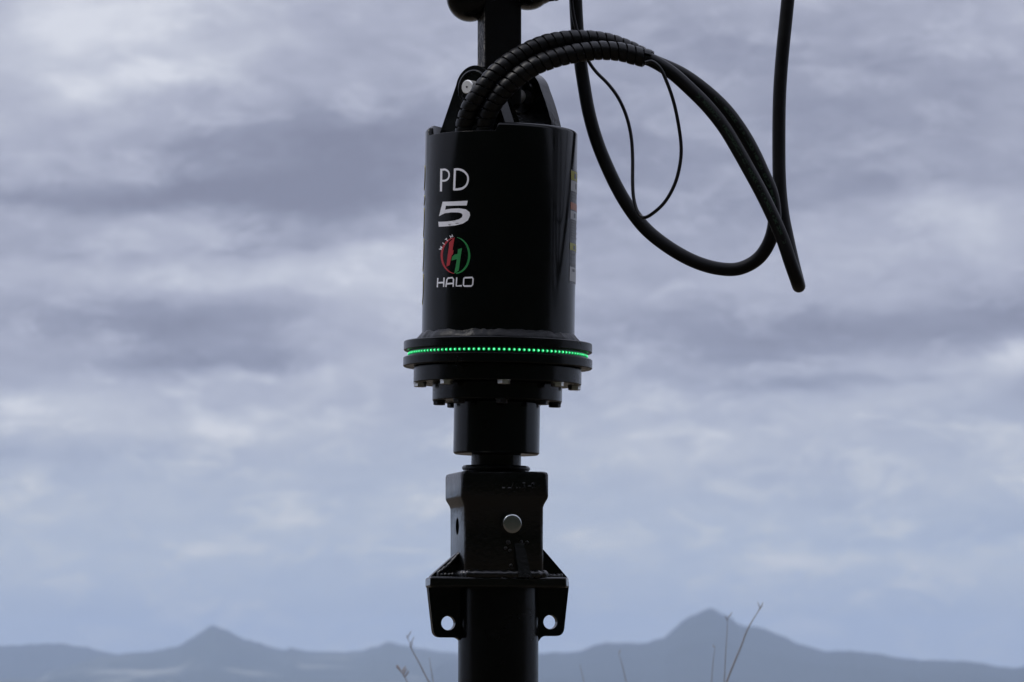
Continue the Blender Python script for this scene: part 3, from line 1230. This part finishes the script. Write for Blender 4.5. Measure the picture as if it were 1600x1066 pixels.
bm = bmesh.new()
zt, zb = az_(903), az_(919)
po = [(-.1215, -.069), (.0935, -.069), (.108, -.02), (.108, .02), (.06, .06), (-.06, .06), (-.112, .02), (-.117, -.02)]
lo_ = [bm.verts.new(RZ @ Vector((x_, y_, zb))) for x_, y_ in po]
hi_ = [bm.verts.new(RZ @ Vector((x_, y_, zt))) for x_, y_ in po]
bm.faces.new(lo_[::-1])
bm.faces.new(hi_)
for i in range(8):
    bm.faces.new((lo_[i], lo_[(i + 1) % 8], hi_[(i + 1) % 8], hi_[i]))
bp = bevel(obj('base_plate', bm, M['cast'], auger, 30), .003, 3)


def lug(side):
    if side < 0:
        pts = [(-.040, az_(858)), (-.060, az_(858)), (-.110, az_(902)), (-.113, az_(914)), (-.1035, az_(996.5)), (-.066, az_(996.5)), (-.058, az_(1006)), (-.040, az_(1006))]
        hole = (-.081, az_(974), .0111)
    else:
        pts = [(.040, az_(1004)), (.062, az_(1004)), (.068, az_(994)), (.1025, az_(994)), (.1115, az_(914)), (.1105, az_(904)), (.070, az_(858)), (.040, az_(858))]
        hole = (.0815, az_(972), .0111)
    rad = [0, .002, .006, .004, .012, .006, .004, 0] if side < 0 else [0, .004, .006, .012, .004, .006, .002, 0]
    bm = bmesh.new()
    prism(bm, round_poly(pts, rad), .016, [hole], RZ)
    return bevel(obj('lug', bm, M['satin'], auger, 30), .0015, 2, 50)


lug(-1)
lug(1)

# rib on the front of the socket
bm = bmesh.new()
prof = [((792, 851), (806, 850), 0), ((797, 903), (817, 903), .010)]
vs = []
for (l, r_, dep) in prof:
    for (x_, y_) in (l, r_):
        for dd in (.0, 1):
            X = (x_ - 778.5) / 978 - .002
            vs.append((X, -.0622 - (.0045 + dep) * dd + .004 * (1 - dd), az_(y_)))
V = [bm.verts.new(RZ @ Vector(v)) for v in vs]
for f in ((0, 1, 3, 2), (4, 6, 7, 5), (0, 4, 5, 1), (2, 3, 7, 6), (1, 5, 7, 3), (0, 2, 6, 4)):
    bm.faces.new([V[i] for i in f])
bmesh.ops.subdivide_edges(bm, edges=bm.edges, cuts=5, use_grid_fill=True)
for v in bm.verts:
    n_ = noise.noise(v.co * 160)
    v.co += Vector((n_ * .0006, -abs(n_) * .0008, n_ * .0005))
obj('rib', bm, M['weldhub'], auger, 50)


# lumpy weld round the foot of the socket
def bead(path, rad, seed, m=M['weld'], closed=False):
    bm = bmesh.new()
    P = catmull(path, 12)
    T, N, B = frames(P)
    rings = []
    for i, c_ in enumerate(P):
        rr = rad * (1 + .35 * noise.noise(Vector((i * .33, seed, 0))) + .12 * math.sin(i * 1.3))
        rings.append([bm.verts.new(c_ + (N[i] * math.cos(2 * math.pi * k / 10) + B[i] * math.sin(2 * math.pi * k / 10)) * rr * (1 + .15 * noise.noise(Vector((i * .5, k, seed))))) for k in range(10)])
    for A, C in zip(rings, rings[1:]):
        for k in range(10):
            j = (k + 1) % 10
            bm.faces.new((A[k], A[j], C[j], C[k]))
    bm.faces.new(rings[0])
    bm.faces.new(rings[-1][::-1])
    return bm


zw = az_(899)
obj('weld_bead', bead([RZ @ Vector((x_, y_, zw)) for x_, y_ in ((-.064, .05), (-.065, 0), (-.066, -.045), (-.058, -.063), (-.02, -.066), (.02, -.066), (.055, -.066), (.062, -.05), (.063, 0))], .0062, 4), M['weldhub'], auger, 60)
obj('weld_bead', bead([RZ @ Vector(v) for v in ((-.064, -.012, az_(866)), (-.082, -.012, az_(885)), (-.098, -.012, az_(897)))], .0035, 9), M['weldhub'], auger, 60)
obj('weld_bead', bead([RZ @ Vector((x_, -.012, az_(y_))) for x_, y_ in ((-.100, 900), (-.085, 900), (-.070, 899))], .0050, 12), M['weldhub'], auger, 60)
obj('weld_bead', bead([RZ @ Vector((x_, -.012, az_(y_))) for x_, y_ in ((.100, 901), (.085, 901), (.068, 899))], .0045, 15), M['weldhub'], auger, 60)
for q_, (x_, y_) in enumerate(((783, 849), (779, 858), (803, 848), (812, 849), (786, 862), (787, 885))):
    bm = bmesh.new()
    bmesh.ops.create_icosphere(bm, subdivisions=2, radius=.0028 if q_ else .0036)
    for v in bm.verts:
        v.co *= 1 + .3 * noise.noise(v.co * 300 + Vector((q_, 0, 0)))
    s2 = obj('weld_spatter', bm, M['weldhub'], auger, 60)
    s2.location = RZ @ Vector(((x_ - 778.5) / 978 - .002, -.0628, az_(y_)))

bm = bmesh.new()
lathe(bm, [(0, az_(908)), (.0627, az_(908)), (.0627, .78), (.0627, .16), (.03, .08), (0, .05)], 96)
obj('pipe', bm, M['stem'], auger, 35)
bm = bmesh.new()
prev = None
for i in range(150):
    a_ = i * 2 * math.pi / 40
    z_ = .12 + i * .0042
    row = [bm.verts.new((r_ * math.cos(a_), r_ * math.sin(a_), z_ + dzz)) for r_, dzz in ((.062, 0), (.2, 0), (.2, .008), (.062, .008))]
    if prev:
        for k in range(4):
            bm.faces.new((prev[k], row[k], row[(k + 1) % 4], prev[(k + 1) % 4]))
    else:
        bm.faces.new(row)
    prev = row
bm.faces.new(prev[::-1])
obj('flighting', bm, M['stem'], auger, 35)

# ------------------------------------------------------------------ hoses and cable (photo column, row, depth in mm)
A_ = [(727, 232, -84), (725, 208, -85), (728, 188, -90), (735, 168, -97), (747, 149, -102), (764, 126, -103), (784, 106, -100), (804, 91.5, -96), (826, 79, -92), (848, 69.5, -88),
      (871, 64, -84), (894, 61.5, -80), (912, 61.5, -76), (934, 63, -72), (957, 68, -68), (980, 76.5, -64), (1000, 86, -61), (1018, 94.5, -60)]
OUTER = [(1062, 113.5, -60), (1099, 139, -60), (1133.5, 171, -60), (1160, 207, -60), (1178, 239, -60), (1193, 272, -60), (1205, 300, -60), (1210, 330, -58), (1209, 355, -52),
         (1201, 381, -45), (1184, 405, -37), (1155, 420, -30), (1124, 420, -24), (1088, 410, -17), (1050, 390, -10), (1012, 361, -2), (990, 335, 3), (970, 304, 8),
         (951, 266, 12), (933, 222, 16), (920, 176, 18), (912, 131, 20), (907, 97, 20), (902, 47, 20), (899.5, 0, 18), (898, -60, 14), (897, -160, 10)]
B_ = [(757, 232, -92), (755.5, 206, -92), (760, 184, -97), (770, 163, -102), (785, 143.5, -106), (803, 126, -108), (823, 110.5, -108), (845, 99, -108), (868, 91, -106), (894, 84.5, -104),
      (922, 80, -101), (948, 79, -98), (973, 82, -95), (996, 88, -92), (1016, 93.5, -90)]
INNER = [(1048, 112.5, -90), (1079, 140, -90), (1106, 167, -91), (1132, 200, -92), (1152.5, 234, -93), (1171, 267, -94), (1190, 302, -95), (1207, 337, -96), (1223, 374, -95),
         (1235, 410, -90), (1243.5, 434, -78), (1248, 447, -56), (1246.5, 440, -28), (1240, 415, -12), (1231, 375, -4), (1223, 335, 0), (1218, 285, 4), (1217, 225, 6),
         (1218, 150, 8), (1222, 90, 8), (1231, 0, 6), (1236, -60, 4), (1244, -160, 0)]
CAB = [(1008, 98, -104), (1018, 96, -104), (1031, 106, -104), (1041, 126, -104), (1052, 157, -102), (1060, 194, -100), (1064.5, 232, -98), (1062, 260, -94), (1054, 289, -88),
       (1038, 317, -76), (1018, 335, -60), (1007.5, 340, -46), (1001.5, 338, -36), (995, 328, -30), (990, 309, -24), (988.5, 286, -20), (988.5, 246, -12), (986, 212, -6), (978, 179, 0), (965, 151, 3),
       (949, 130, 6), (932, 113, 8), (921, 98, 8), (911, 76, 8), (902, 50, 8), (896, 24, 8), (893, 0, 7), (891, -60, 4), (890, -160, 0)]


def hose_path(pts):
    return relax(catmull([at(x, y, d / 1000) for x, y, d in pts], 9), 4)


GR = 102
for nm, wrapd, free, lab_ in (('a', A_, OUTER, 'hydraulic hose looping low and rising beside the square post, rear one in its spiral guard'),
                              ('b', B_, INNER, 'hydraulic hose dropping to the lowest tight bend, then rising straight at the right')):
    P = hose_path(wrapd + free)
    bm = bmesh.new()
    c0 = P[len(P) // 2].copy()
    root = thing('hydraulic_hose', lab_, 'hose', P[0])
    tube(bm, [p - P[0] for p in P], .0105, 20)
    ho = obj('hose', bm, M['hose'], root, 60)
    # faint green line of print on the side that faces the camera
    bm = bmesh.new()
    T_, _, _ = frames(P)
    i0 = len(wrapd) * 9 + 12
    for i in range(i0, i0 + 62):
        for h in (0, 1):
            c_ = P[i].lerp(P[i + 1], h / 2)
            if noise.noise(Vector((i * .8 + h, len(nm), 1.5))) < -.22:
                continue
            side = Vector((0, -1, 0))
            up_ = T_[i].cross(side).normalized()
            fr = up_.cross(T_[i]).normalized()
            fr = fr if fr.y < 0 else -fr
            w_, t_ = random.uniform(.0016, .0036), random.uniform(.0008, .0016)
            vs_ = []
            for u_, v_ in ((-t_, -w_), (t_, -w_), (t_, w_), (-t_, w_)):
                n_ = fr * math.cos(v_ / .0105) + up_ * math.sin(v_ / .0105)
                vs_.append(bm.verts.new(c_ + T_[i] * u_ + n_ * .01068 - P[0]))
            bm.faces.new(vs_)
    obj('printed_line', bm, M['print'], ho, 0, 'stuff')
    W_ = relax(catmull([at(x, y, d / 1000) for x, y, d in wrapd], 9), 4)
    bm = bmesh.new()
    spiral(bm, [p - P[0] for p in W_], .0147 if nm == 'b' else .0143, .0136, .0121, .0026, 24)
    obj('spiral_guard', bm, M['guard'], root, 50)
P = hose_path(CAB)
bm = bmesh.new()
tube(bm, P, .0028, 10)
tag(obj('power_cable', bm, M['cable'], None, 60), 'thin black cable hanging in a narrow loop from the wrapped hoses', 'cable')

# ------------------------------------------------------------------ dry grass stalks behind
ST = [
    ([(1128, 1090), (1136, 1064), (1147, 1036), (1158, 1010), (1167, 986), (1178, 966), (1190, 948)], 11.0, .0030, 'tallest dry grass stalk, leaning right across the rounded mountain', 3, 'dry'),
    ([(1131, 1090), (1132, 1060), (1134, 1020), (1136, 990), (1137, 967)], 11.4, .0018, 'thin upright dry stalk just left of the tallest leaning stalk', 2, 'dry'),
    ([(1109, 1090), (1112, 1062), (1114, 1036), (1117, 1013)], 11.9, .0018, 'short upright dry stalk below the rounded mountain top', 1, 'dry'),
    ([(984, 1090), (977, 1060), (972, 1038), (967, 1022)], 12.5, .0018, 'dry stalk leaning left, midway between the auger and the mountain', 1, 'dry'),
    ([(917, 1090), (911, 1060), (906, 1038)], 13.0, .0018, 'shortest dry stalk just right of the auger pipe', 0, 'dry'),
    ([(684, 1090), (668, 1062), (655, 1036), (645, 1018), (637, 996)], 11.6, .0026, 'dry stalk with a seeded tip leaning left of the auger pipe', 5, 'dry'),
    ([(680, 1090), (676, 1060), (673, 1042), (671, 1028)], 11.8, .0016, 'thin dry stalk close against the left of the auger pipe', 0, 'dry'),
    ([(641, 1090), (637, 1068), (630, 1054), (623, 1046)], 12.0, .0022, 'low pale feathery seed head left of the auger pipe', 7, 'drypale'),
]
for pts, dist, r0, lab_, seeds, mm in ST:
    Y = dist - D
    P = [at(x, y, Y) for x, y in pts]
    foot = Vector((P[0].x + (P[0].x - P[1].x) * .8, Y, ground_z(P[0].x, Y)))
    P = catmull([foot, foot.lerp(P[0], .5) + Vector((.01, 0, 0))] + P, 6)
    P = relax(P, 2)
    root = thing('grass_stalk', lab_, 'grass stalk', foot, group='dry grass stalks behind the drill')
    bm = bmesh.new()
    tube(bm, [p - foot for p in P], lambda t, r0=r0: .62 * r0 * (1.1 - .75 * t ** 3), 7)
    obj('stem', bm, M['dry'], root, 60)
    n = len(P)
    for s_ in range(seeds):
        c_ = P[n - 1 - int(s_ * 1.6)] - foot
        bm = bmesh.new()
        sd_ = random.choice((-1, 1))
        L_ = random.uniform(.010, .02)
        tip = c_ + Vector((sd_ * L_ * random.uniform(.3, .7), random.uniform(-.006, .006), L_))
        tube(bm, [c_, c_.lerp(tip, .35), c_.lerp(tip, .7), tip], lambda t, k=(1.7 if mm == 'drypale' else 1): k * (.0005 + .0007 * math.sin(math.pi * min(t + .1, 1))), 6)
        obj('seed_spike', bm, M[mm], root, 60)
